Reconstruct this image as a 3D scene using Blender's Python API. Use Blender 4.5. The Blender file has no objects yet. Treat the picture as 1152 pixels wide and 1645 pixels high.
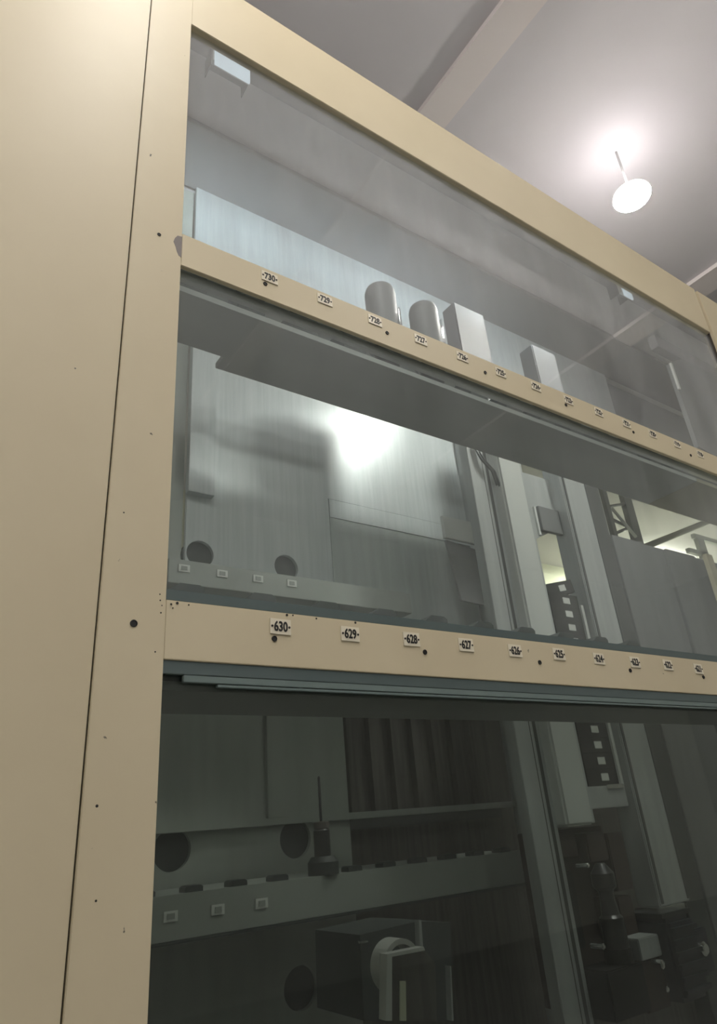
import bpy, bmesh, math, random
from mathutils import Vector, Matrix
random.seed(7)
S = bpy.context.scene
COL = S.collection
K = 1.25            # one survey unit (camera to cabinet face) in metres
EYE = 1.55          # eye height


def W(x, y, z):
    """survey units (camera at 0,0,0, cabinet face at y = 1) -> metres (cabinet face at Y = 0)"""
    return Vector((K * x, K * (y - 1.0), EYE + K * z))


# ------------------------------------------------------------------ camera
FPX = 1081.0
ax = Vector((0.82503942, 0.17898992, 0.53597813))     # world X in (right, down, forward)
ay = Vector((-0.55950483, 0.3916114, 0.73047578))
az = Vector((-0.07914735, -0.90255366, 0.42324057))
right = Vector((ax[0], ay[0], az[0])); down = Vector((ax[1], ay[1], az[1])); fwd = Vector((ax[2], ay[2], az[2]))
cd = bpy.data.cameras.new('camera'); cam = bpy.data.objects.new('camera', cd); COL.objects.link(cam)
rot = Matrix((right, -down, -fwd)).transposed()
cam.matrix_world = Matrix.Translation(W(0, 0, 0)) @ rot.to_4x4()
cd.sensor_fit = 'VERTICAL'; cd.sensor_height = 36.0; cd.lens = 36.0 * FPX / 1645.0
cd.shift_y = 3.5 / 1645.0
cd.clip_start = 0.05; cd.clip_end = 100
S.camera = cam

# ------------------------------------------------------------------ world + exposure
wd = bpy.data.worlds.new('world'); S.world = wd; wd.use_nodes = True
wd.node_tree.nodes['Background'].inputs[0].default_value = (0.75, 0.8, 0.9, 1)
wd.node_tree.nodes['Background'].inputs[1].default_value = 0.05
S.view_settings.view_transform = 'Standard'; S.view_settings.look = 'None'
S.view_settings.gamma = 1.0; S.view_settings.exposure = -0.86
S.view_settings.use_curve_mapping = False
S.cycles.max_bounces = 8; S.cycles.diffuse_bounces = 3; S.cycles.glossy_bounces = 3; S.cycles.transparent_max_bounces = 10
L_MAIN = 900.0      # lamp over the tool aisle (in view)
L_HALL = 360.0      # added unseen lamps over the hall that light the facade
L_LED = 1.6         # front faces of the added fittings behind the top rail
L_WASH = 26000.0     # added rear lenses that brighten the back wall's upper band
L_FAR = 330.0        # added hidden panel that brightens the next room


# ------------------------------------------------------------------ materials
def lin(r, g, b):
    f = lambda c: (c / 255 / 12.92) if c / 255 <= 0.04045 else ((c / 255 + 0.055) / 1.055) ** 2.4
    return (f(r), f(g), f(b), 1)


def mat(name, col, rough=0.5, metal=0.0, col2=None, scale=6.0, stretch=(1, 1, 1), detail=4, bump=0.0, lo=0.35, hi=0.65, spec=0.5,
        roughvar=0.0, specks=None):
    m = bpy.data.materials.new(name); m.use_nodes = True
    nt = m.node_tree; n = nt.nodes; l = nt.links
    p = n['Principled BSDF']
    p.inputs['Base Color'].default_value = col; p.inputs['Roughness'].default_value = rough
    p.inputs['Metallic'].default_value = metal; p.inputs['Specular IOR Level'].default_value = spec
    if col2 or bump or roughvar:
        tc = n.new('ShaderNodeNewGeometry'); mp = n.new('ShaderNodeMapping'); mp.inputs['Scale'].default_value = stretch
        nz = n.new('ShaderNodeTexNoise'); nz.inputs['Scale'].default_value = scale; nz.inputs['Detail'].default_value = detail
        l.new(tc.outputs['Position'], mp.inputs['Vector']); l.new(mp.outputs[0], nz.inputs['Vector'])
        out = None
        if col2:
            cr = n.new('ShaderNodeValToRGB'); cr.color_ramp.elements[0].position = lo; cr.color_ramp.elements[1].position = hi
            cr.color_ramp.elements[0].color = col; cr.color_ramp.elements[1].color = col2
            l.new(nz.outputs['Fac'], cr.inputs[0]); out = cr.outputs[0]
        if specks:
            nz2 = n.new('ShaderNodeTexNoise'); nz2.inputs['Scale'].default_value = specks[0]; nz2.inputs['Detail'].default_value = 3
            l.new(tc.outputs['Position'], nz2.inputs['Vector'])
            c2 = n.new('ShaderNodeValToRGB'); c2.color_ramp.elements[0].position = specks[1]; c2.color_ramp.elements[1].position = specks[1] + 0.03
            c2.color_ramp.elements[0].color = (0, 0, 0, 1); c2.color_ramp.elements[1].color = (1, 1, 1, 1)
            mx = n.new('ShaderNodeMix'); mx.data_type = 'RGBA'
            l.new(nz2.outputs['Fac'], c2.inputs[0]); l.new(c2.outputs[0], mx.inputs[0])
            l.new(out, mx.inputs[6]); mx.inputs[7].default_value = specks[2]; out = mx.outputs[2]
        if out is not None:
            l.new(out, p.inputs['Base Color'])
        if bump:
            bp = n.new('ShaderNodeBump'); bp.inputs['Strength'].default_value = bump; bp.inputs['Distance'].default_value = 0.002
            l.new(nz.outputs['Fac'], bp.inputs['Height']); l.new(bp.outputs[0], p.inputs['Normal'])
        if roughvar:
            mr = n.new('ShaderNodeMapRange'); mr.inputs['From Min'].default_value = 0.3; mr.inputs['From Max'].default_value = 0.7
            mr.inputs['To Min'].default_value = rough - roughvar; mr.inputs['To Max'].default_value = rough + roughvar
            l.new(nz.outputs['Fac'], mr.inputs[0]); l.new(mr.outputs[0], p.inputs['Roughness'])
    return m


def emit(name, col, strength):
    m = bpy.data.materials.new(name); m.use_nodes = True; nt = m.node_tree
    nt.nodes.remove(nt.nodes['Principled BSDF'])
    e = nt.nodes.new('ShaderNodeEmission'); e.inputs[0].default_value = col; e.inputs[1].default_value = strength
    nt.links.new(e.outputs[0], nt.nodes['Material Output'].inputs[0]); return m


def glass(name, tint, veil, veilcol, streak=(3, 3, 0.6)):  # diffuse veil on the pane stands in for glare haze
    m = bpy.data.materials.new(name); m.use_nodes = True; nt = m.node_tree; n = nt.nodes; l = nt.links
    n.remove(n['Principled BSDF'])
    tr = n.new('ShaderNodeBsdfTransparent'); tr.inputs[0].default_value = tint
    gl = n.new('ShaderNodeBsdfGlossy'); gl.inputs['Roughness'].default_value = 0.02
    fr = n.new('ShaderNodeFresnel'); fr.inputs[0].default_value = 1.5
    geo = n.new('ShaderNodeNewGeometry')
    ior = n.new('ShaderNodeMapRange'); ior.inputs['To Min'].default_value = 1.5; ior.inputs['To Max'].default_value = 1 / 1.5
    l.new(geo.outputs['Backfacing'], ior.inputs[0]); l.new(ior.outputs[0], fr.inputs[0])   # the same reflectance on both faces of the pane
    mx = n.new('ShaderNodeMixShader'); l.new(fr.outputs[0], mx.inputs[0]); l.new(tr.outputs[0], mx.inputs[1]); l.new(gl.outputs[0], mx.inputs[2])
    df = n.new('ShaderNodeBsdfDiffuse'); df.inputs[0].default_value = veilcol
    tl = n.new('ShaderNodeBsdfTranslucent'); tl.inputs[0].default_value = veilcol
    dm = n.new('ShaderNodeMixShader'); dm.inputs[0].default_value = 0.4; l.new(df.outputs[0], dm.inputs[1]); l.new(tl.outputs[0], dm.inputs[2])
    mp = n.new('ShaderNodeMapping'); mp.inputs['Scale'].default_value = streak
    nz = n.new('ShaderNodeTexNoise'); nz.inputs['Scale'].default_value = 1.6; nz.inputs['Detail'].default_value = 5
    l.new(geo.outputs['Position'], mp.inputs[0]); l.new(mp.outputs[0], nz.inputs['Vector'])
    mr = n.new('ShaderNodeMapRange'); mr.inputs['From Min'].default_value = 0.3; mr.inputs['From Max'].default_value = 0.75
    mr.inputs['To Min'].default_value = veil * 0.5; mr.inputs['To Max'].default_value = veil * 1.5
    l.new(nz.outputs['Fac'], mr.inputs[0])
    m2 = n.new('ShaderNodeMixShader'); l.new(mr.outputs[0], m2.inputs[0]); l.new(mx.outputs[0], m2.inputs[1]); l.new(dm.outputs[0], m2.inputs[2])
    l.new(m2.outputs[0], n['Material Output'].inputs[0])
    return m


M = {}
M['beige'] = mat('beige_paint', (0.60, 0.52, 0.36, 1), 0.52, col2=(0.635, 0.555, 0.39, 1), scale=2.2, detail=3)
M['beige_worn'] = mat('beige_paint_worn', (0.60, 0.52, 0.36, 1), 0.52, col2=(0.635, 0.555, 0.39, 1), scale=3, detail=4,
                      specks=(38, 0.735, (0.10, 0.09, 0.07, 1)))
M['groove'] = mat('groove_dark', (0.05, 0.04, 0.03, 1), 0.8)
M['bare'] = mat('bare_metal', (0.17, 0.15, 0.14, 1), 0.5, 0.3)
M['plate'] = mat('ivory_plate', (0.78, 0.72, 0.58, 1), 0.4)
M['ink'] = mat('black_ink', (0.012, 0.012, 0.012, 1), 0.5)
M['rivet'] = mat('dark_rivet', (0.04, 0.035, 0.03, 1), 0.4, 0.5)
M['black'] = mat('black_steel', (0.008, 0.008, 0.008, 1), 0.6)
M['teal'] = mat('teal_track', (0.20, 0.27, 0.27, 1), 0.35, 0.0)
M['glassedge'] = mat('glass_edge', (0.42, 0.60, 0.56, 1), 0.15)
M['shelf'] = mat('grey_shelf', (0.42, 0.42, 0.41, 1), 0.45, col2=(0.47, 0.47, 0.46, 1), scale=2, stretch=(0.5, 4, 1))
M['shelf_tan'] = mat('tan_shelf', (0.42, 0.39, 0.29, 1), 0.5)
M['wall_metal'] = mat('rack_sheet', (0.50, 0.545, 0.555, 1), 0.34, 0.2, col2=(0.57, 0.61, 0.62, 1), scale=3.0, stretch=(16, 1, 0.7), detail=6, bump=0.05, roughvar=0.06)
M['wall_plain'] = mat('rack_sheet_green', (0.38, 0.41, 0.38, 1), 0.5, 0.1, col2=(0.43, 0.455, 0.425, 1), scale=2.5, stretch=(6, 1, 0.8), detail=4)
M['wall_shade'] = mat('rack_sheet_shade', (0.36, 0.40, 0.39, 1), 0.40, 0.1, col2=(0.41, 0.45, 0.44, 1), scale=2.5, stretch=(10, 1, 0.7), detail=5)  # darker copy of the sheet, shade under the light pool mixed in
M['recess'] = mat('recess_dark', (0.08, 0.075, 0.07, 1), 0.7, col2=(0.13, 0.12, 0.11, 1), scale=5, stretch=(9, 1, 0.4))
M['beam'] = mat('rack_beam', (0.34, 0.365, 0.34, 1), 0.5, col2=(0.38, 0.405, 0.38, 1), scale=3)
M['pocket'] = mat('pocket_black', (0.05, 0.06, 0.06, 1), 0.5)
M['tagwhite'] = mat('white_tag', (0.75, 0.76, 0.74, 1), 0.5)
M['steel'] = mat('tool_steel', (0.27, 0.285, 0.295, 1), 0.5, 0.1)
M['darksteel'] = mat('dark_tool_steel', (0.07, 0.07, 0.075, 1), 0.35, 0.6)
M['ringwhite'] = mat('satin_aluminium', (0.72, 0.72, 0.70, 1), 0.35, 0.2)
M['chrome'] = mat('chrome', (0.8, 0.8, 0.8, 1), 0.12, 1.0)
M['mast'] = mat('mast_aluminium', (0.44, 0.46, 0.46, 1), 0.42, 0.3, col2=(0.50, 0.52, 0.52, 1), scale=3, stretch=(8, 8, 0.5))
M['mastdark'] = mat('mast_guide', (0.10, 0.105, 0.105, 1), 0.4, 0.4)
M['mastwhite'] = mat('mast_white', (0.60, 0.62, 0.60, 1), 0.45)
M['carrier'] = mat('carrier_plastic', (0.018, 0.018, 0.020, 1), 0.45)
M['navy'] = mat('motor_navy', (0.02, 0.022, 0.035, 1), 0.4)
M['brown'] = mat('brown_casting', (0.05, 0.032, 0.028, 1), 0.6)
M['ceiling'] = mat('ceiling_paint', (0.68, 0.645, 0.665, 1), 0.7, col2=(0.71, 0.675, 0.695, 1), scale=1.2)
M['girder'] = mat('ceiling_girder', (0.25, 0.24, 0.245, 1), 0.7)
M['beamlight'] = mat('ceiling_beam_paint', (0.80, 0.73, 0.71, 1), 0.6)
M['hallwall'] = mat('hall_wall', (0.42, 0.42, 0.41, 1), 0.8, col2=(0.47, 0.47, 0.46, 1), scale=1.0)
M['floor'] = mat('floor_concrete', (0.22, 0.22, 0.21, 1), 0.6, col2=(0.28, 0.28, 0.27, 1), scale=1.5)
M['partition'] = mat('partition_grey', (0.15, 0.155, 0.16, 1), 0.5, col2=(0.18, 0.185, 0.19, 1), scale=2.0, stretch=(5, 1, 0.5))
M['farwall'] = mat('far_wall_yellow', (0.66, 0.66, 0.50, 1), 0.7)
M['olive'] = mat('far_frame', (0.22, 0.22, 0.17, 1), 0.6)
M['housing'] = mat('lamp_housing', (0.75, 0.75, 0.75, 1), 0.4)
M['darkhood'] = mat('grey_hood_paint', (0.16, 0.16, 0.165, 1), 0.6)
M['tealdark'] = mat('teal_channel', (0.085, 0.115, 0.115, 1), 0.4)
M['teallight'] = mat('teal_strip', (0.15, 0.195, 0.19, 1), 0.35)
M['headgrey'] = mat('column_head', (0.17, 0.18, 0.19, 1), 0.6)
M['lamp'] = emit('lamp_opal', (1.0, 0.965, 0.90, 1), L_MAIN)
M['added_hall'] = emit('added_opal_hall', (1.0, 0.965, 0.90, 1), L_HALL)
M['lamp_top'] = emit('lamp_frosted', (1.0, 0.95, 0.93, 1), L_MAIN * 0.05)
M['added_hall_top'] = emit('added_frosted_hall', (1.0, 0.95, 0.93, 1), L_HALL * 0.6)
M['led'] = emit('led_cool', (0.80, 0.92, 1.0, 1), L_LED)
M['added_wash'] = emit('added_wash_cool', (0.80, 0.93, 1.0, 1), L_WASH)
M['added_panel'] = emit('added_far_lamp', (1.0, 1.0, 0.85, 1), L_FAR)
M['glass_top'] = glass('glass_veiled', (0.97, 0.985, 0.98, 1), 0.17, (0.75, 0.75, 0.76, 1))
M['glass_mid'] = glass('glass_mid', (0.95, 0.985, 0.975, 1), 0.09, (0.72, 0.75, 0.75, 1))
M['glass_low'] = glass('glass_low', (0.64, 0.675, 0.65, 1), 0.015, (0.66, 0.69, 0.66, 1))  # dark tint carries the shade of the deep lower bay


# ------------------------------------------------------------------ builders
def link(o, parent=None):
    COL.objects.link(o)
    if parent is not None:
        o.parent = parent
    return o


def wpos(o):
    p = Vector(o.location)
    while o.parent:
        o = o.parent; p += o.location
    return p


def thing(name, loc, label, cat, group=None):
    o = bpy.data.objects.new(name, None); o.empty_display_size = 0.05; o.location = loc; COL.objects.link(o)
    o['label'] = label; o['category'] = cat
    if group: o['group'] = group
    return o


def tag(o, label=None, cat=None, group=None, kind=None):
    if label: o['label'] = label
    if cat: o['category'] = cat
    if group: o['group'] = group
    if kind: o['kind'] = kind
    return o


def from_bm(name, bm, material, parent=None, origin=None, smooth=False):
    """bm in metres, world space; origin moves to its base centre"""
    me = bpy.data.meshes.new(name)
    vs = [v.co for v in bm.verts]
    if origin is None:
        lo = Vector((min(v.x for v in vs), min(v.y for v in vs), min(v.z for v in vs)))
        hi = Vector((max(v.x for v in vs), max(v.y for v in vs), max(v.z for v in vs)))
        origin = Vector(((lo.x + hi.x) / 2, (lo.y + hi.y) / 2, lo.z))
    bmesh.ops.translate(bm, verts=bm.verts, vec=-origin)
    bmesh.ops.recalc_face_normals(bm, faces=bm.faces)
    bm.to_mesh(me); bm.free()
    for m in (material if isinstance(material, (list, tuple)) else [material]):
        me.materials.append(m)
    if smooth:
        for p in me.polygons: p.use_smooth = True
    o = bpy.data.objects.new(name, me)
    o.location = origin - (wpos(parent) if parent else Vector())
    return link(o, parent)


_cache = {}


def box(name, a, b, material, parent=None, bevel=0.0, metres=False):
    """box between survey points a and b (or metres)"""
    p, q = (Vector(a), Vector(b)) if metres else (W(*a), W(*b))
    lo = Vector((min(p.x, q.x), min(p.y, q.y), min(p.z, q.z))); hi = Vector((max(p.x, q.x), max(p.y, q.y), max(p.z, q.z)))
    d = hi - lo; key = (name, round(d.x, 5), round(d.y, 5), round(d.z, 5), material.name, bevel)
    me = _cache.get(key)
    if me is None:
        bm = bmesh.new(); bmesh.ops.create_cube(bm, size=1.0)
        for v in bm.verts:
            v.co = Vector((v.co.x * d.x, v.co.y * d.y, (v.co.z + 0.5) * d.z))
        if bevel:
            bmesh.ops.bevel(bm, geom=bm.edges[:], offset=bevel, segments=2, affect='EDGES')
        me = bpy.data.meshes.new(name); bm.to_mesh(me); bm.free(); me.materials.append(material); _cache[key] = me
    o = bpy.data.objects.new(name, me)
    o.location = Vector(((lo.x + hi.x) / 2, (lo.y + hi.y) / 2, lo.z)) - (wpos(parent) if parent else Vector())
    return link(o, parent)


def prism(name, pts, y0, y1, material, parent=None, bevel=0.0):
    """outline pts [(x, z)] in survey units, extruded from depth y0 to y1"""
    bm = bmesh.new()
    f = [bm.verts.new(W(x, y0, z)) for x, z in pts]; g = [bm.verts.new(W(x, y1, z)) for x, z in pts]
    n = len(pts)
    bm.faces.new(f); bm.faces.new(g[::-1])
    for i in range(n):
        bm.faces.new((f[i], f[(i + 1) % n], g[(i + 1) % n], g[i]))
    if bevel:
        bmesh.ops.bevel(bm, geom=bm.edges[:], offset=bevel, segments=1, affect='EDGES')
    return from_bm(name, bm, material, parent)


def plan(name, pts, z0, z1, material, parent=None):
    """outline pts [(x, y)] in survey units, extruded from height z0 to z1"""
    bm = bmesh.new()
    f = [bm.verts.new(W(x, y, z0)) for x, y in pts]; g = [bm.verts.new(W(x, y, z1)) for x, y in pts]
    n = len(pts); bm.faces.new(f); bm.faces.new(g[::-1])
    for i in range(n):
        bm.faces.new((f[i], f[(i + 1) % n], g[(i + 1) % n], g[i]))
    return from_bm(name, bm, material, parent)


def lathe(name, at, prof, material, parent=None, seg=28, axis='Z'):
    """profile [(r, h)] in metres around an axis through `at` (metres)"""
    bm = bmesh.new(); rings = []
    for r, h in prof:
        ring = []
        for k in range(seg):
            t = 2 * math.pi * k / seg
            c, s = r * math.cos(t), r * math.sin(t)
            v = Vector((c, s, h)) if axis == 'Z' else Vector((c, -h, s))
            ring.append(bm.verts.new(Vector(at) + v))
        rings.append(ring)
    for a, b in zip(rings, rings[1:]):
        for k in range(seg):
            bm.faces.new((a[k], a[(k + 1) % seg], b[(k + 1) % seg], b[k]))
    bm.faces.new(rings[0][::-1]); bm.faces.new(rings[-1])
    o = from_bm(name, bm, material, parent)
    for p in o.data.polygons:
        p.use_smooth = len(p.vertices) == 4
    me = o.data
    try:
        me.set_sharp_from_angle(angle=math.radians(35))
    except Exception:
        pass
    return o


def tube(name, pts, r, material, parent=None, seg=8):
    """tube through points in metres"""
    bm = bmesh.new(); rings = []
    for i, p in enumerate(pts):
        p = Vector(p)
        d = (Vector(pts[min(i + 1, len(pts) - 1)]) - Vector(pts[max(i - 1, 0)])).normalized()
        u = d.cross(Vector((0, 0, 1)));
        if u.length < 1e-3: u = d.cross(Vector((1, 0, 0)))
        u.normalize(); v = d.cross(u)
        rings.append([bm.verts.new(p + r * (math.cos(2 * math.pi * k / seg) * u + math.sin(2 * math.pi * k / seg) * v)) for k in range(seg)])
    for a, b in zip(rings, rings[1:]):
        for k in range(seg):
            bm.faces.new((a[k], a[(k + 1) % seg], b[(k + 1) % seg], b[k]))
    bm.faces.new(rings[0][::-1]); bm.faces.new(rings[-1])
    return from_bm(name, bm, material, parent, smooth=True)


def sheet_with_holes(name, x0, x1, z0, z1, y0, y1, holes, material, parent=None, seg=32):
    """sheet x0..x1, z0..z1 (survey) between depths y0, y1 with round through-holes [(x, z, r)]"""
    xs = sorted({x0, x1} | {h[0] - h[2] * 1.05 for h in holes} | {h[0] + h[2] * 1.05 for h in holes})
    zs = sorted({z0, z1} | {h[1] - h[2] * 1.05 for h in holes} | {h[1] + h[2] * 1.05 for h in holes})
    xs = [x for x in xs if x0 <= x <= x1]; zs = [z for z in zs if z0 <= z <= z1]
    bm = bmesh.new()
    for y in (y0, y1):
        for i in range(len(xs) - 1):
            for j in range(len(zs) - 1):
                a, b, c, d = xs[i], xs[i + 1], zs[j], zs[j + 1]
                hit = None
                for h in holes:
                    if a - 1e-6 <= h[0] - h[2] * 1.05 and h[0] + h[2] * 1.05 <= b + 1e-6 and c - 1e-6 <= h[1] - h[2] * 1.05 and h[1] + h[2] * 1.05 <= d + 1e-6:
                        hit = h
                if hit is None:
                    # skip cells lying inside a hole's square split by another's lines
                    bm.faces.new([bm.verts.new(W(*p)) for p in ((a, y, c), (b, y, c), (b, y, d), (a, y, d))])
                    continue
                hx, hz, r = hit
                inner, outer = [], []
                for k in range(seg):
                    t = 2 * math.pi * k / seg; cx, sz = math.cos(t), math.sin(t)
                    inner.append(bm.verts.new(W(hx + r * cx, y, hz + r * sz)))
                    q = min((((b - hx) / cx) if cx > 1e-9 else 1e9), (((a - hx) / cx) if cx < -1e-9 else 1e9),
                            (((d - hz) / sz) if sz > 1e-9 else 1e9), (((c - hz) / sz) if sz < -1e-9 else 1e9))
                    outer.append(bm.verts.new(W(hx + q * cx, y, hz + q * sz)))
                for k in range(seg):
                    bm.faces.new((inner[k], outer[k], outer[(k + 1) % seg], inner[(k + 1) % seg]))
                # fill the corners between neighbouring outer points of different sides
                for cx_, cz_ in ((a, c), (b, c), (b, d), (a, d)):
                    C = W(cx_, y, cz_)
                    ks = sorted(range(seg), key=lambda k: (outer[k].co - C).length)[:2]
                    best = None
                    for k in range(seg):
                        o1, o2 = outer[k].co, outer[(k + 1) % seg].co
                        if abs(o1.x - o2.x) > 1e-6 and abs(o1.z - o2.z) > 1e-6 and ((o1 + o2) / 2 - C).length < (b - a) * K * 0.3:
                            best = k
                    if best is not None:
                        bm.faces.new((outer[best], bm.verts.new(C), outer[(best + 1) % seg]))
                if y == y0:
                    in2 = [bm.verts.new(W(hx + r * math.cos(2 * math.pi * k / seg), y1, hz + r * math.sin(2 * math.pi * k / seg))) for k in range(seg)]
                    for k in range(seg):
                        bm.faces.new((inner[k], inner[(k + 1) % seg], in2[(k + 1) % seg], in2[k]))
    for (p, q) in (((x0, z0), (x1, z0)), ((x1, z0), (x1, z1)), ((x1, z1), (x0, z1)), ((x0, z1), (x0, z0))):
        bm.faces.new([bm.verts.new(W(*v)) for v in ((p[0], y0, p[1]), (q[0], y0, q[1]), (q[0], y1, q[1]), (p[0], y1, p[1]))])
    bmesh.ops.remove_doubles(bm, verts=bm.verts, dist=1e-5)
    return from_bm(name, bm, material, parent)


def text_mesh(s, size, sx=0.8, offset=0.0):
    cu = bpy.data.curves.new('digits', 'FONT'); cu.body = s; cu.size = size; cu.align_x = 'CENTER'; cu.align_y = 'CENTER'
    cu.extrude = 0.0006; cu.offset = offset; cu.resolution_u = 4
    ob = bpy.data.objects.new('digits', cu); COL.objects.link(ob)
    bpy.context.view_layer.update()
    me = bpy.data.meshes.new_from_object(ob.evaluated_get(bpy.context.evaluated_depsgraph_get()))
    bpy.data.objects.remove(ob)
    for v in me.vertices:      # lay the text in the XZ plane, facing -Y
        x, y, z = v.co
        v.co = (x * sx, -z, y)
    me.materials.clear(); me.materials.append(M['ink'])
    return me


# ================================================================== THE SETTING
X0, X1, Y0, Y1 = -4.0, 13.5, -6.5, 6.2
ZC = EYE + K * 3.30
struct = lambda o: tag(o, kind='structure')
struct(box('floor', (X0, Y0, -0.1), (X1, Y1, 0.0), M['floor'], metres=True))
struct(box('ceiling', (X0, Y0, ZC), (X1, Y1, ZC + 0.1), M['ceiling'], metres=True))
struct(box('wall_left', (X0 - 0.1, Y0, 0), (X0, Y1, ZC), M['hallwall'], metres=True))
struct(box('wall_right', (X1, Y0, 0), (X1 + 0.1, Y1, ZC), M['hallwall'], metres=True))
struct(box('wall_front', (X0, Y0 - 0.1, 0), (X1, Y0, ZC), M['hallwall'], metres=True))
struct(box('wall_back', (X0, Y1, 0), (X1, Y1 + 0.1, ZC), M['farwall'], metres=True))
# ceiling beams running in depth, and girders running along the cabinet
for i, (k0, k1, yb) in enumerate(((0.528, 0.579, 1.62), (1.275, 1.34, 2.3))):
    zb = 3.30 - 0.03
    struct(box('trim_%d' % (i + 1), (k0 * zb, -4.0, zb), (k1 * zb, yb, 3.30), M['beamlight']))
struct(box('trim_3', (-2.5, 1.64, 3.20), (8.0, 1.80, 3.30), M['girder'], bevel=0.004))
struct(box('trim_4', (-2.5, 2.16, 3.265), (8.0, 2.52, 3.30), M['girder'], bevel=0.004))

# ================================================================== LAMPS
def ceiling_lamp(x, y, z, label, opal, drop):
    c = W(x, y, z)
    t = thing('ceiling_lamp', c, label, 'lamp', 'round ceiling lamps')
    r = 0.122
    prof = lambda d0, d1: [(max(r * math.cos(math.radians(d)), 0.004), 0.055 * math.sin(math.radians(d))) for d in range(d0, d1, 5)]
    lathe('opal_bowl', c, prof(-85, -4), opal[0], t, seg=32)
    lathe('frosted_cover', c, prof(-5, 76), opal[1], t, seg=32)
    lathe('cap', c, [(0.03, 0.0552), (0.03, 0.075), (0.012, 0.085)], M['housing'], t, seg=20)
    tube('hanger', [c + Vector((0, 0, 0.083)), Vector((c.x, c.y, ZC))], 0.008, M['housing'], t)
    return t


ceiling_lamp(2.838, 1.148, 2.95, 'bright round ceiling lamp hanging above the top rail of the cabinet', (M['lamp'], M['lamp_top']), 0.4)
for (x, y, lab) in ((0.26, 0.22, 'added round ceiling lamp over the hall, close before the cabinet top'),
                    (2.2, -0.665, 'added round ceiling lamp over the hall, out from the numbered rails'),
                    (-0.9, -0.9, 'added round ceiling lamp over the hall, out from the beige side panel'),
                    (0.8, -2.6, 'added round ceiling lamp over the hall, behind the viewer'),
                    (-2.0, -3.0, 'added round ceiling lamp over the hall, farthest from the cabinet'),
                    (9.0, -1.2, 'added round ceiling lamp over the hall, past the far end of the cabinet')):
    ceiling_lamp(x, y, 2.95, lab, (M['added_hall'], M['added_hall_top']), 0.4)  # added lamps, all out of view, to light the cabinet front

# ================================================================== THE CABINET
cab = thing('tool_cabinet', W(1.4, 1.05, -EYE / K), 'tall beige steel tool cabinet with numbered rails and three glazed bays', 'cabinet')
FL = -EYE / K
XL, XP, XR = 0.2425, 0.3435, 2.772
R1, R2, R3 = (1.885, 2.142), (1.063, 1.151), (0.258, 0.353)
box('side_panel', (-1.3, 1.0, FL), (XL - 0.0028, 1.03, 2.7), M['beige'], cab, bevel=0.0015)
box('panel_gap', (XL - 0.0035, 1.008, FL), (XL + 0.0007, 1.03, 2.69), M['groove'], cab)
box('corner_post', (XL, 1.0, FL), (XP, 1.045, 2.69), M['beige_worn'], cab, bevel=0.0015)
box('top_rail', (XP, 1.001, R1[0]), (XR, 1.03, R1[1]), M['beige'], cab, bevel=0.002)
box('numbered_rail', (XP, 1.001, R2[0]), (XR, 1.012, R2[1]), M['beige'], cab, bevel=0.0015)
box('numbered_rail', (XP, 1.001, R3[0]), (XR, 1.012, R3[1]), M['beige_worn'], cab, bevel=0.0015)
box('panel_gap', (XR, 1.008, FL), (XR + 0.008, 1.03, 2.12), M['groove'], cab)
box('end_post', (XR + 0.008, 0.994, FL), (XR + 0.22, 1.03, 2.13), M['beige'], cab, bevel=0.002)

# glass panes with green edges, and the tracks they slide in
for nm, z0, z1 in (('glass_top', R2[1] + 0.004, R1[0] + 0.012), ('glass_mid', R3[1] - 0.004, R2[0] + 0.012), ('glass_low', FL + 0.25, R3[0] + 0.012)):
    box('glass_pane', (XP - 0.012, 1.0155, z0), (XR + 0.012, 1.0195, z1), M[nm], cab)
box('glass_edge', (XP, 1.0135, R2[1] - 0.001), (XR, 1.0215, R2[1] + 0.0045), M['glassedge'], cab)
box('glass_edge', (XP, 1.0135, R3[1] - 0.001), (XR, 1.0205, R3[1] + 0.003), M['teal'], cab)
box('glass_track', (XP, 1.004, R3[1] + 0.0005), (XR, 1.0125, R3[1] + 0.019), M['tealdark'], cab, bevel=0.001)
box('glass_track', (XP, 1.004, R3[0] - 0.021), (XR, 1.0125, R3[0] - 0.0005), M['tealdark'], cab, bevel=0.001)
box('glass_track', (XP + 0.034, 1.004, R3[0] - 0.0325), (XR, 1.0125, R3[0] - 0.0215), M['teallight'], cab, bevel=0.001)
box('glass_track', (XP + 0.090, 1.004, R3[0] - 0.038), (XR, 1.0125, R3[0] - 0.034), M['teallight'], cab, bevel=0.0005)
box('glass_track', (XP, 1.022, R2[0] - 0.012), (XR, 1.035, R2[0] + 0.010), M['shelf'], cab, bevel=0.001)
box('glass_track', (XP + 0.05, 1.050, R2[0] - 0.016), (XR, 1.062, R2[0] - 0.006), M['shelf'], cab, bevel=0.001)

# carrier shelves behind the numbered rails (seen from below)
plan('carrier_shelf', [(XP, 1.022), (2.24, 1.022), (2.24, 1.221), (0.514, 1.221), (0.514, 1.175), (XP, 1.175)], 1.016, 1.030, M['shelf'], cab)
plan('carrier_shelf', [(2.243, 1.022), (XR, 1.022), (XR, 1.221), (2.243, 1.221)], 1.016, 1.030, M['shelf_tan'], cab)
plan('carrier_shelf', [(XP, 1.022), (XR, 1.022), (XR, 1.221), (XP, 1.221)], 0.216, 0.230, M['shelf'], cab)

# number plates
PX = [0.546 + 0.1445 * k for k in range(13)]
plate_w, plate_h = 0.0405, 0.0275


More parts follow.
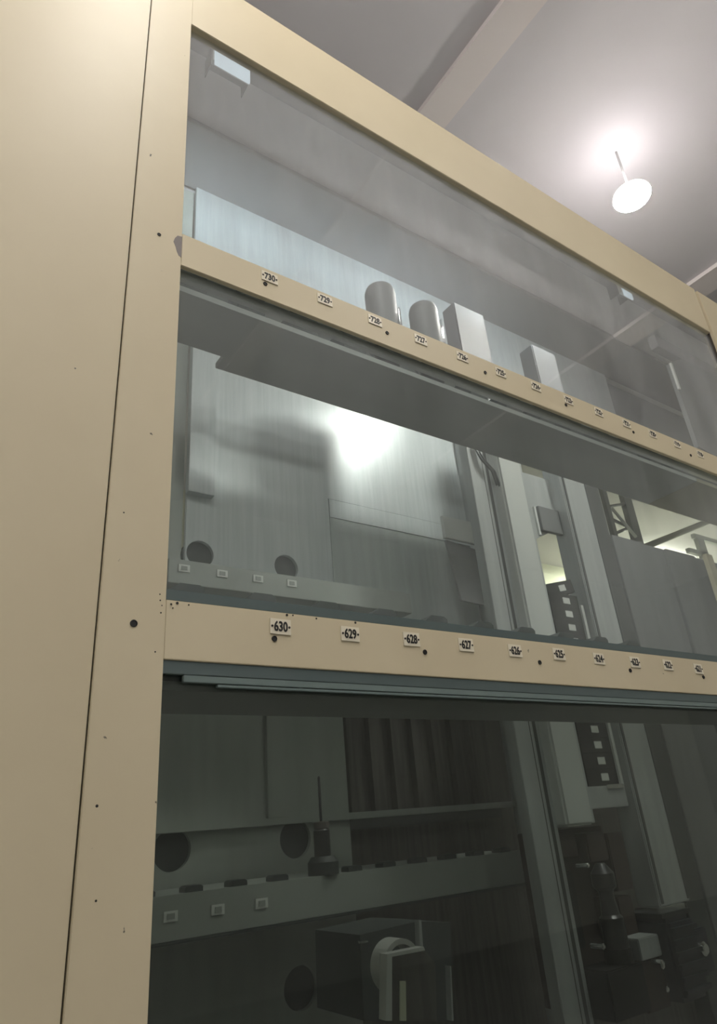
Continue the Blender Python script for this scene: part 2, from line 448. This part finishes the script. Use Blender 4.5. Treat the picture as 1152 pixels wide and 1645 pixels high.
def number_tag(n, x, z, tilt):
    t = box('number_tag', (x - plate_w / 2, 0.9985, z - plate_h / 2), (x + plate_w / 2, 1.001, z + plate_h / 2), M['plate'], cab, bevel=0.0006)
    t['label'] = 'small ivory plate reading %d' % n
    h = plate_h * K
    d = bpy.data.objects.new('numerals', text_mesh(str(n), 0.0300, 0.74, 0.0008)); d.location = (0, -0.0020, h / 2 - 0.0008); link(d, t)
    for s in (-1, 1):
        key = 'rv'
        if key not in _cache:
            tmp = lathe('rivet', (0, 0, 0), [(0.0026, 0.0), (0.0026, 0.0012), (0.0014, 0.0018)], M['rivet'], None, seg=10, axis='Y')
            _cache[key] = (tmp.data, Vector(tmp.location)); bpy.data.objects.remove(tmp)
        rv = bpy.data.objects.new('rivet', _cache[key][0])
        rv.location = _cache[key][1] + Vector((s * plate_w * K * 0.41, -0.0016, h / 2)); link(rv, t)
    t.rotation_euler.y = math.radians(tilt)


for k in range(13):
    number_tag(730 - k, PX[k], 1.1265 + random.uniform(-.002, .002), random.uniform(-1, 1))
for k in range(10):
    number_tag(630 - k, PX[k], 0.3275 + random.uniform(-.002, .002), random.uniform(-1, 1))

# dark screw sockets in the rails and the post
def socket(x, z, r=0.0062):
    c = W(x, 1.0, z)
    return lathe('screw_socket', c, [(r * 1.0, -0.002), (r * 1.0, 0.0012), (r * 0.8, 0.0016), (r * 0.7, 0.0004)], M['black'], cab, seg=20, axis='Y')


for k in range(6):
    socket(0.535 + 0.335 * k, 1.103)
for k in range(5):
    socket(0.534 + 0.332 * k, 0.305)
socket(0.295, 0.309, 0.0072); socket(0.296, 1.120, 0.0050)
# bare patch where the paint has flaked beside the upper rail
prism('paint_chip', [(0.3436, 1.140), (0.334, 1.138), (0.3285, 1.128), (0.326, 1.117), (0.331, 1.105), (0.334, 1.093), (0.338, 1.084), (0.3436, 1.083)],
      0.9996, 1.001, M['bare'], cab)
# chipped specks along the lower rail's ends
for (x, z, r) in ((0.352, 0.346, .0022), (0.362, 0.349, .003), (0.381, 0.348, .0018), (0.355, 0.340, .0015), (0.334, 0.35, .002), (0.337, 0.342, .0016),
                  (0.336, 0.330, .002), (0.333, 0.36, .0018), (0.56, 0.3495, .003), (0.572, 0.350, .002), (0.62, 0.349, .0022), (0.705, 0.3495, .003), (0.33, 0.268, .002),
                  (0.268, 0.49, .002), (0.262, 0.056, .003), (0.27, -0.055, .0022)):
    c = W(x, 1.0, z)
    lathe('paint_speck', c, [(r, -0.0006), (r * 0.8, 0.0004)], M['black'], cab, seg=7, axis='Y')
for (x, z) in ((0.170, 0.74), (0.118, 0.185)):
    c = W(x, 1.0, z)
    lathe('paint_speck', c, [(0.0022, -0.0006), (0.0018, 0.0004)], M['bare'], cab, seg=7, axis='Y')

# pocket forks of the front rack: dark heads just above the lower rail's glass track
for k in range(-1, 9):
    x = PX[0] + 0.1445 * k + 0.012
    if x < XP + 0.03: x = 0.425
    zt = 0.418
    prism('pocket_fork', [(x - 0.034, 0.230), (x + 0.030, 0.230), (x + 0.030, zt - 0.006), (x + 0.022, zt), (x - 0.016, zt), (x - 0.034, zt - 0.014)], 1.09, 1.17, M['pocket'], cab)
for k in range(-1, 13):
    x = PX[0] + 0.1445 * k
    if x < XP + 0.03: x = 0.425
    if k in (3, 4): continue          # these two slots hold the domed tools
    prism('pocket_fork', [(x - 0.034, 1.030), (x + 0.034, 1.030), (x + 0.034, 1.16), (x - 0.034, 1.16)], 1.09, 1.17, M['pocket'], cab)

# added lamp fittings behind the top rail, shaped to light the upper wall band
def added_fitting(x0, x1, z0, z1, label):
    t = thing('added_lamp', W((x0 + x1) / 2, 1.10, z0), label, 'lamp', 'added lamps behind the top rail')
    box('casing', (x0 - 0.004, 1.095, z0 + 0.02), (x1 + 0.004, 1.11, z1 + 0.045), M['housing'], t, bevel=0.001)
    box('lens', (x0, 1.089, z0), (x1, 1.0949, z1 + 0.04), M['led'], t)
    box('added_lens', (x0 + 0.006, 1.1101, z0 + 0.040), (x1 - 0.006, 1.114, z0 + 0.058), M['added_wash'], t)
    box('hood', (x0 - 0.002, 1.1101, z0 + 0.092), (x1 + 0.002, 1.155, z0 + 0.096), M['darkhood'], t)
    bm = bmesh.new()
    pts = [(1.1101, z0 + 0.022), (1.1101, z0 + 0.030), (1.155, z0 + 0.074), (1.155, z0 + 0.070)]
    A = [bm.verts.new(W(x0 - 0.002, y, z)) for y, z in pts]; B = [bm.verts.new(W(x1 + 0.002, y, z)) for y, z in pts]
    bm.faces.new(A); bm.faces.new(B[::-1])
    for k in range(4): bm.faces.new((A[k], A[(k + 1) % 4], B[(k + 1) % 4], B[k]))
    from_bm('visor', bm, M['darkhood'], t)
    for xx in (x0 - 0.004, x1 + 0.0021):
        box('cheek', (xx, 1.1101, z0 + 0.022), (xx + 0.0018, 1.155, z0 + 0.096), M['darkhood'], t)
    box('bracket', ((x0 + x1) / 2 - 0.01, 1.03, z1 + 0.03), ((x0 + x1) / 2 + 0.01, 1.089, z1 + 0.045), M['housing'], t)


added_fitting(0.409 * 1.09, 0.506 * 1.09, 1.780 * 1.09, 1.875 * 1.09, 'added cool white lamp fitting behind the top rail beside the corner post')
added_fitting(2.30, 2.36, 1.80 * 1.09, 1.875 * 1.09, 'added small pale lamp fitting behind the far end of the top rail')

# ================================================================== FRONT RACK TOOLS
def dome_tool(x, top, label):
    c = W(x, 1.125, 1.030)
    t = thing('tool_holder', c, label, 'tool holder', 'domed tool holders on the upper rail')
    h = (top - 1.030) * K
    lathe('dome', c, [(0.055, h * 0.55), (0.055, h - 0.035), (0.050, h - 0.016), (0.038, h - 0.004), (0.02, h)], M['steel'], t)
    lathe('flange', c, [(0.060, h * 0.40), (0.066, h * 0.43), (0.066, h * 0.5), (0.058, h * 0.55)], M['steel'], t)
    lathe('taper', c, [(0.02, 0.0), (0.05, h * 0.40)], M['darksteel'], t)
    lathe('pull_stud', c + Vector((0.052, -0.03, 0)), [(0.006, h * 0.5), (0.006, h * 0.78), (0.003, h * 0.8)], M['chrome'], t, seg=12)


dome_tool(0.969, 1.245 * 1.125, 'domed steel tool holder behind the upper rail, the one nearer plate 728')
dome_tool(1.129, 1.248 * 1.125, 'domed steel tool holder behind the upper rail, above plate 727')

# ================================================================== REAR TOOL RACK
YB, YF = 2.50, 2.16
rack = thing('tool_rack', W(1.7, 2.33, FL), 'rear tool rack of pale sheet metal with round holes and pocket shelves', 'rack')
kb = YB
sheet_with_holes('back_panel', 0.372 * kb, 0.662 * kb, 0.30 * kb, 0.60 * kb, YB, YB + 0.02,
                 [(0.398 * kb, 0.439 * kb, 0.0240 * kb), (0.562 * kb, 0.439 * kb, 0.0240 * kb)], M['wall_metal'], rack)
box('back_panel', (0.372 * kb, YB, 0.60 * kb), (1.070 * kb, YB + 0.02, 0.95 * kb), M['wall_metal'], rack)
box('back_panel', (0.664 * kb, YB, 0.56 * kb), (1.070 * kb, YB + 0.02, 0.5995 * kb), M['wall_metal'], rack)
box('back_panel', (0.372 * kb, YB, 0.9505 * kb), (1.80 * kb, YB + 0.02, 3.265), M['wall_metal'], rack)
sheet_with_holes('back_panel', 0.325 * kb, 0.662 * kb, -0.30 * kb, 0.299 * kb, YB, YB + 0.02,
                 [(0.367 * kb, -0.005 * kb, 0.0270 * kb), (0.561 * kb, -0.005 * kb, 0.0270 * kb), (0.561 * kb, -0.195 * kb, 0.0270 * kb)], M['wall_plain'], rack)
for hx, hz in ((0.398, 0.439), (0.562, 0.439), (0.367, -0.005), (0.561, -0.005), (0.561, -0.195)):
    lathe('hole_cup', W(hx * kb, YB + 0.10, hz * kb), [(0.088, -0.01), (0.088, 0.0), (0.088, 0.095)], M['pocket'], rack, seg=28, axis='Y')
box('far_panel', (1.80 * kb + 0.004, YB + 0.09, 2.20), (6.4, YB + 0.11, 3.299), M['headgrey'], rack)
box('end_panel', (0.27 * kb, YB + 0.04, FL), (0.371 * kb, YB + 0.055, 3.26), M['wall_plain'], rack)
box('upright', (0.373 * 2.47, 2.46, 0.545 * kb), (0.421 * 2.47, 2.499, 2.2), M['wall_metal'], rack, bevel=0.002)
box('upright', (0.515 * 2.48, 2.475, 0.0655), (0.552 * 2.48, 2.499, 0.70), M['wall_plain'], rack, bevel=0.002)
box('upright', (1.06 * 2.45, 2.43, FL), (1.082 * 2.45, 2.499, 3.0), M['mast'], rack, bevel=0.002)
box('ledge', (0.80, 2.47, 0.040), (2.6, 2.499, 0.065), M['wall_plain'], rack, bevel=0.002)
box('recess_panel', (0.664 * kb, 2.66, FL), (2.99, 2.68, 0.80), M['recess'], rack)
box('recess_panel', (0.664 * kb, YB + 0.004, 0.802), (1.058 * 2.45, YB + 0.02, 0.5595 * kb), M['wall_shade'], rack)
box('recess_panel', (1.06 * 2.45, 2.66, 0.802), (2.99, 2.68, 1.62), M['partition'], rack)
box('recess_panel', (2.992, 2.66, FL), (4.4, 2.68, 0.445 * 2.66), M['recess'], rack)  # dark backdrop added so the gap between the columns stays dark
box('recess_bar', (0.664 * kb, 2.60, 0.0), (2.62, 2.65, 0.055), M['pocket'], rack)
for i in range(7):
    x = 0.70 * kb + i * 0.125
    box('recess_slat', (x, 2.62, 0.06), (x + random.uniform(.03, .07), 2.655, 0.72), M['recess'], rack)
# bracket plate in the shaded part of the middle bay
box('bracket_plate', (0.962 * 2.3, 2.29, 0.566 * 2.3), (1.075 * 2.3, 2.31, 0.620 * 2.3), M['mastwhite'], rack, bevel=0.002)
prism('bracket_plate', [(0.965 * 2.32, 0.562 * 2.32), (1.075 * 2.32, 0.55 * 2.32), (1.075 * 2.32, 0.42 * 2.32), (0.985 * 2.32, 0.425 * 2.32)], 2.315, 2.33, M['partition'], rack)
# pocket beams with their little plates
box('pocket_beam', (0.345 * YF, YF, 0.382 * YF), (0.845 * YF, YF + 0.30, 0.424 * YF), M['beam'], rack, bevel=0.002)
box('pocket_beam', (0.320 * YF, YF, -0.1125 * YF), (1.055 * YF, YF + 0.30, -0.059 * YF), M['beam'], rack, bevel=0.002)
box('beam_lip', (0.320 * YF, YF - 0.004, -0.1165 * YF), (1.055 * YF, YF + 0.30, -0.1126 * YF), M['pocket'], rack)


def rack_plate(x, z):
    t = box('rack_plate', (x - 0.0205, YF - 0.003, z - 0.0135), (x + 0.0205, YF, z + 0.0135), M['tagwhite'], rack)
    o = box('inset', (x - 0.011, YF - 0.0045, z - 0.0075), (x + 0.011, YF - 0.003, z + 0.0075), M['beam'], t)
    return t


for k in range(4):
    rack_plate(0.371 * YF + 0.1445 * k, 0.409 * YF)
for k in range(3):
    rack_plate(0.368 * YF + 0.1445 * k, -0.084 * YF)
for k in range(-1, 11):
    x = 0.368 * YF + 0.1445 * k + 0.07
    if x > 1.05 * YF or x < 0.33 * YF or k == 3: continue
    prism('pocket_fork', [(x - 0.028, -0.127), (x + 0.028, -0.127), (x + 0.028, -0.115), (x + 0.020, -0.110), (x - 0.020, -0.110), (x - 0.028, -0.115)], YF + 0.002, YF + 0.05, M['pocket'], rack)

# tool with a long thin probe standing on the lower pocket beam
pt = W(0.608 * 2.2, 2.2, -0.059 * YF + 0.0002)
pr = thing('probe_tool', pt, 'dark tool holder with a long thin rod on the rear pocket shelf', 'tool holder')
H = lambda ray: (ray * 2.2 + 0.059 * 2.2 - 0.004) * K
lathe('foot', pt, [(0.066, 0.0), (0.066, H(-0.040)), (0.05, H(-0.032))], M['pocket'], pr)
lathe('body', pt, [(0.036, H(-0.032)), (0.036, H(0.004)), (0.030, H(0.007))], M['darksteel'], pr)
lathe('collar', pt, [(0.034, H(0.007)), (0.034, H(0.016)), (0.028, H(0.017))], M['bare'], pr)
lathe('rod', pt, [(0.006, H(0.017)), (0.006, H(0.082)), (0.003, H(0.084))], M['darksteel'], pr, seg=10)

# ================================================================== TRAVELLING MAST
YM = 1.83
mast = thing('travelling_mast', W(1.3 * YM, YM, FL), 'grey twin-column travelling mast standing in the aisle between the racks', 'lift mast')
m_ = lambda r: r * YM
box('column', (m_(1.080), YM, FL), (m_(1.126), YM + 0.05, m_(0.945)), M['mast'], mast, bevel=0.003)
for a, b, mm in ((1.126, 1.140, 'mastdark'), (1.140, 1.148, 'mast'), (1.148, 1.158, 'mastdark'), (1.158, 1.168, 'mast')):
    box('guide_rail', (m_(a), YM + 0.02, FL), (m_(b), YM + 0.06, m_(0.945)), M[mm], mast)
box('white_cover', (m_(1.168), YM - 0.03, m_(-0.028)), (m_(1.252), YM + 0.06, m_(0.95)), M['mastwhite'], mast, bevel=0.012)
box('column_head', (m_(1.11), YM - 0.03, m_(0.9505)), (m_(1.225), YM + 0.06, m_(1.30)), M['headgrey'], mast, bevel=0.006)
box('cover_edge', (m_(1.252), YM - 0.01, m_(-0.026)), (m_(1.268), YM + 0.06, m_(1.0)), M['mast'], mast, bevel=0.003)
box('column', (m_(1.412), YM - 0.02, m_(-0.195)), (m_(1.525), YM + 0.08, m_(0.98)), M['mast'], mast, bevel=0.006)
box('column_head', (m_(1.43), YM - 0.015, m_(0.9805)), (m_(1.535), YM + 0.08, m_(1.285)), M['headgrey'], mast, bevel=0.006)
box('column_groove', (m_(1.418), YM - 0.0225, m_(-0.19)), (m_(1.426), YM - 0.02, m_(0.975)), M['mastdark'], mast)
box('column_groove', (m_(1.513), YM - 0.0225, m_(-0.19)), (m_(1.520), YM - 0.02, m_(0.975)), M['mastdark'], mast)
box('column_foot', (m_(1.395), YM - 0.03, m_(-0.205)), (m_(1.49), YM + 0.07, m_(-0.195) - 0.0005), M['chrome'], mast, bevel=0.001)
box('side_column', (m_(1.545), YM + 0.03, FL), (m_(1.62), YM + 0.10, m_(1.0)), M['mastdark'], mast, bevel=0.003)
# added tray, out of view, whose shadow bounds the light pool on the wall
plan('shadow_tray', [(m_(0.30), 1.74), (m_(1.60), 1.74), (m_(1.60), 2.0), (m_(0.30), 2.0)], 1.955, 1.975, M['mast'], mast)
# upper motor plate between the columns
prism('motor_plate', [(m_(1.268), m_(0.83)), (m_(1.412), m_(0.83)), (m_(1.412), m_(0.70)), (m_(1.36), m_(0.66)), (m_(1.268), m_(0.615))], YM + 0.05, YM + 0.07, M['mast'], mast)
box('motor_plate', (m_(1.33), YM + 0.03, m_(0.66)), (m_(1.41), YM + 0.049, m_(0.73)), M['partition'], mast, bevel=0.002)
box('cable_duct', (m_(1.305), YM + 0.02, m_(0.64)), (m_(1.312), YM + 0.03, m_(0.72)), M['mastwhite'], mast)
# cable hoses near the column head
for off in (0.0, 0.018):
    pts = [W(m_(1.10) + off, YM - 0.01, m_(0.84)), W(m_(1.115) + off, YM - 0.02, m_(0.80)), W(m_(1.145) + off, YM - 0.02, m_(0.775)), W(m_(1.16) + off, YM - 0.01, m_(0.74))]
    tube('hose', pts, 0.007, M['mastdark'], mast)


# cable carrier: a column of open links that bends over at the top
def carrier_link(cx, cz, ang):
    w, h, t = 0.105 * YM * K, 0.0335 * YM * K, 0.05
    win_w, win_h = w * 0.26, h * 0.42
    bm = bmesh.new()
    o = [(-w / 2, -h / 2), (w / 2, -h / 2), (w / 2, h / 2), (-w / 2, h / 2)]
    i = [(-win_w * 0.2, -win_h / 2), (win_w * 0.8, -win_h / 2), (win_w * 0.8, win_h / 2), (-win_w * 0.2, win_h / 2)]
    vs = {}
    for yy in (0, 1):
        vs['o', yy] = [bm.verts.new((x, yy * t, z)) for x, z in o]; vs['i', yy] = [bm.verts.new((x, yy * t, z)) for x, z in i]
        for k in range(4):
            bm.faces.new((vs['o', yy][k], vs['o', yy][(k + 1) % 4], vs['i', yy][(k + 1) % 4], vs['i', yy][k]))
    for nm in 'oi':
        for k in range(4):
            bm.faces.new((vs[nm, 0][k], vs[nm, 0][(k + 1) % 4], vs[nm, 1][(k + 1) % 4], vs[nm, 1][k]))
    if 'lk' not in _cache:
        ob = from_bm('carrier_link', bm, M['carrier'], None, origin=Vector((0, 0, 0)))
        _cache['lk'] = ob.data; bpy.data.objects.remove(ob)
    else:
        bm.free()
    ob = bpy.data.objects.new('carrier_link', _cache['lk'])
    ob.location = W(cx, YM + 0.01, cz) - mast.location; ob.rotation_euler.y = ang
    link(ob, mast)
    iw = 0.105 * YM * K * 0.24; ih = 0.0335 * YM * K * 0.5
    cb = box('crossbar', (0, 0, 0), (iw, 0.012, ih), M['tagwhite'], ob, metres=True)  # pale insert stands in for the lit wall behind the link window
    cb.location = (iw * 0.35, 0.006, -ih / 2)


nz = 13
for k in range(nz):
    z = m_(0.062) + k * 0.0338 * YM
    cx = m_(1.338)
    carrier_link(cx, z, 0.0)
zt = m_(0.062) + nz * 0.0338 * YM
carrier_link(m_(1.333), zt - 0.006, -0.25)
box('carrier_strip', (m_(1.391), YM + 0.0, m_(0.045)), (m_(1.400), YM + 0.06, m_(0.46)), M['mastwhite'], mast)
box('carrier_block', (m_(1.268), YM, m_(0.0)), (m_(1.400), YM + 0.06, m_(0.044)), M['mast'], mast, bevel=0.003)
box('carrier_clip', (m_(1.335), YM - 0.006, m_(0.038)), (m_(1.392), YM - 0.0005, m_(0.046)), M['chrome'], mast)

# gripper carriage hanging on the mast
car = thing('gripper_carriage', W(1.30 * 1.80, 1.80, -0.62), 'dark gripper carriage holding a stepped steel tool at the foot of the mast', 'gripper')
c_ = lambda r: r * 1.80
box('backplate', (c_(1.165), 1.98, c_(-0.34)), (c_(1.42), 2.02, c_(-0.035)), M['brown'], car, bevel=0.004)
for (a, b, z0, z1, mm) in ((1.19, 1.245, -0.085, -0.036, 'brown'), (1.275, 1.34, -0.10, -0.045, 'brown'), (1.345, 1.40, -0.16, -0.05, 'brown'), (1.19, 1.215, -0.24, -0.11, 'black'),
                           (1.335, 1.385, -0.25, -0.17, 'brown')):
    box('casting', (c_(a), 1.86, c_(z0)), (c_(b), 1.975, c_(z1)), M[mm], car, bevel=0.006)
tc = W(c_(1.262), 1.80, c_(-0.27))
hh = lambda r: (c_(r) - c_(-0.27)) * K
lathe('spindle', tc, [(0.058, 0.0), (0.058, hh(-0.245))], M['black'], car)
lathe('tool_shank', tc, [(0.052, hh(-0.2449)), (0.052, hh(-0.195)), (0.040, hh(-0.19)), (0.033, hh(-0.165)), (0.033, hh(-0.150)), (0.052, hh(-0.142)), (0.052, hh(-0.118)), (0.035, hh(-0.108)), (0.02, hh(-0.10))], M['darksteel'], car)
box('gripper_block', (c_(1.19), 1.76, c_(-0.35)), (c_(1.30), 1.88, c_(-0.272)), M['black'], car, bevel=0.006)
box('gripper_plate', (c_(1.315), 1.78, c_(-0.275)), (c_(1.383), 1.86, c_(-0.238)), M['mast'], car, bevel=0.004)
box('gripper_jaw', (c_(1.31), 1.79, c_(-0.36)), (c_(1.385), 1.85, c_(-0.277)), M['brown'], car, bevel=0.006)
for (x, z, r) in ((1.192, -0.098, 0.010), (1.19, -0.232, 0.012), (1.355, -0.285, 0.018), (1.352, -0.325, 0.012)):
    lathe('bolt', W(c_(x), 1.76, c_(z)), [(r, -0.05), (r, 0.01), (r * 0.6, 0.014)], M['chrome'], car, seg=14, axis='Y')

d_ = lambda r: r * 1.78
drv = box('drive_motor', (d_(1.405), 1.74, d_(-0.36)), (d_(1.50), 1.92, d_(-0.215)), M['navy'], mast, bevel=0.02)
drv['label'] = 'navy black drive motor with cooling fins'
for k in range(6):
    box('cooling_fin', (d_(1.409), 1.728, d_(-0.345 + k * 0.021)), (d_(1.496), 1.7395, d_(-0.337 + k * 0.021)), M['navy'], drv)
box('flange', (d_(1.40), 1.75, d_(-0.2149)), (d_(1.505), 1.91, d_(-0.206)), M['darksteel'], drv, bevel=0.003)
lathe('connector', W(d_(1.53), 1.80, d_(-0.285)), [(0.03, -0.03), (0.03, 0.05), (0.02, 0.06)], M['chrome'], drv, axis='Y')
box('connector_box', (d_(1.505), 1.78, d_(-0.33)), (d_(1.57), 1.88, d_(-0.25)), M['navy'], drv, bevel=0.006)

# ================================================================== CHANGER HEAD with chrome ring (bottom of the frame)
YH = 1.55
hd = thing('changer_head', W(0.75 * YH, YH, -0.75), 'dark boxy tool changer head with a pale edged cover and chrome ring', 'machine')
h_ = lambda r: r * YH


def P2(px, py, y):
    """survey x, z of a photo pixel at depth y (used once to size this head)"""
    dx, dy = px - 576.0, py - 826.0
    d = ax * 0
    v = (dx * right + dy * down + FPX * fwd)
    return v.x / v.y * y, v.z / v.y * y


def quad_prism(name, pxs, y0, y1, m, par, bevel=0.0):
    return prism(name, [P2(a, b, y0) for a, b in pxs], y0, y1, m, par, bevel)


quad_prism('cover', [(630, 1640), (630, 1534), (682, 1526), (700, 1548), (702, 1640)], YH, YH + 0.05, M['recess'], hd)
quad_prism('cover_rim', [(620, 1640), (622, 1533), (681, 1521), (683, 1527), (630, 1537), (630, 1640)], YH - 0.008, YH + 0.02, M['ringwhite'], hd)
quad_prism('label', [(643, 1640), (643, 1576), (652, 1576), (653, 1640)], YH - 0.004, YH - 0.0005, M['farwall'], hd)
quad_prism('rear_block', [(578, 1502), (670, 1480), (724, 1482), (728, 1640), (585, 1640)], YH + 0.26, YH + 0.5, M['pocket'], hd)
quad_prism('rod', [(673, 1478), (677, 1478), (680, 1524), (675, 1524)], YH + 0.12, YH + 0.14, M['mast'], hd)
quad_prism('rod', [(723, 1552), (725, 1552), (729, 1640), (726, 1640)], YH + 0.10, YH + 0.12, M['mast'], hd)
quad_prism('clip', [(578, 1512), (591, 1511), (592, 1514), (579, 1516)], YH + 0.25, YH + 0.2599, M['chrome'], hd)
# ring: a short chrome drum lying behind the cover
rc = P2(647, 1553, YH + 0.06); c = W(rc[0], YH + 0.06, rc[1])
bm = bmesh.new(); seg = 40; ro, ri, th = 0.075, 0.060, 0.07
R = []
for rr, yy in ((ro, 0), (ro, th), (ri, th), (ri, 0)):
    R.append([bm.verts.new(c + Vector((rr * math.cos(2 * math.pi * k / seg), yy, rr * math.sin(2 * math.pi * k / seg)))) for k in range(seg)])
for a in range(4):
    A, B = R[a], R[(a + 1) % 4]
    for k in range(seg):
        bm.faces.new((A[k], A[(k + 1) % seg], B[(k + 1) % seg], B[k]))
from_bm('ring', bm, M['ringwhite'], hd)

# ================================================================== RIGHT END OF THE AISLE
pn = thing('partition', W(4.6, 2.2, FL), 'grey sheet metal partition closing the aisle past the mast', 'partition')
YP = 2.2
xs = [1.60, 1.745, 1.86, 2.02, 2.3, 2.7, 3.1]
for i in range(len(xs) - 1):
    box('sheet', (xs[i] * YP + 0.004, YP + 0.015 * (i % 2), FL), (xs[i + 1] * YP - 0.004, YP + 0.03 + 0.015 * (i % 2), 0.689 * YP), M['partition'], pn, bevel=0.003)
box('end_strip', (2.065 * 2.15, 2.12, FL), (2.10 * 2.15, 2.15, 0.70 * 2.15), M['shelf_tan'], pn)
# grey hood hanging in the top bay's far corner
hood = thing('grey_hood', W(2.5 * 1.9, 1.9, 1.0), 'grey sheet hood hanging in the far corner of the top bay', 'hood')
prism('face', [(2.29 * 1.9, 1.16 * 1.9), (2.95 * 1.9, 1.10 * 1.9), (2.95 * 1.9, 1.62 * 1.9), (2.40 * 1.9, 1.60 * 1.9), (2.285 * 1.9, 1.535 * 1.9)], 1.9, 1.93, M['partition'], hood)
box('edge_strip', (2.278 * 1.9, 1.885, 1.41 * 1.9), (2.289 * 1.9, 1.899, 1.53 * 1.9), M['tagwhite'], hood)
box('hanger', (2.24 * 1.9, 1.9, 1.60 * 1.9), (3.0 * 1.9, 1.96, 1.66 * 1.9), M['girder'], hood, bevel=0.003)

# ------------------------------------------------------------------ the next room, seen over the partition
YQ = 3.85
fr = thing('white_stand', W(1.7 * YQ, YQ, FL), 'white steel stand with crossbars in the bright room beyond', 'stand')
q_ = lambda r: r * YQ
box('post', (q_(2.07), YQ, FL), (q_(2.11), YQ + 0.05, q_(0.76)), M['mastwhite'], fr)
box('crossbar', (q_(2.00), YQ, q_(0.700)), (q_(2.11), YQ + 0.05, q_(0.715)), M['mastwhite'], fr)
box('crossbar', (q_(2.06), YQ, q_(0.76)), (q_(2.25), YQ + 0.05, q_(0.775)), M['mastwhite'], fr)
YT = 3.78
t_ = lambda r: r * YT
tr = thing('far_truss', W(t_(1.69), YT, FL), 'grey braced truss tower in the bright room beyond', 'truss')
box('column', (t_(1.615), YT, FL), (t_(1.632), YT + .05, 3.25), M['partition'], tr)
box('column', (t_(1.715), YT, FL), (t_(1.752), YT + .06, 3.25), M['partition'], tr)
for a, b in ((0.700, 0.735), (0.745, 0.73), (0.785, 0.81), (0.66, 0.64)):
    tube('brace', [W(t_(1.632), YT + .025, t_(a)), W(t_(1.715), YT + .025, t_(b))], 0.022, M['partition'], tr)
tube('brace', [W(t_(1.632), YT - .01, t_(0.775)), W(t_(1.715), YT - .01, t_(0.70))], 0.022, M['mastwhite'], tr)
tube('strut', [W(t_(1.75), YT + .04, t_(0.675)), W(t_(2.22), YT + .04, t_(0.855))], 0.045, M['olive'], tr)
# added lamp panel, out of view, brightening the next room
c = W(9.2, 5.2, 3.24)
t = thing('added_panel_lamp', c, 'added flat ceiling lamp panel lighting the room beyond the partition', 'lamp')
box('diffuser', (c.x - 0.9, c.y - 0.3, c.z), (c.x + 0.9, c.y + 0.3, c.z + 0.02), M['added_panel'], t, metres=True)
box('casing', (c.x - 0.93, c.y - 0.33, c.z + 0.021), (c.x + 0.93, c.y + 0.33, ZC - 0.001), M['housing'], t, metres=True)
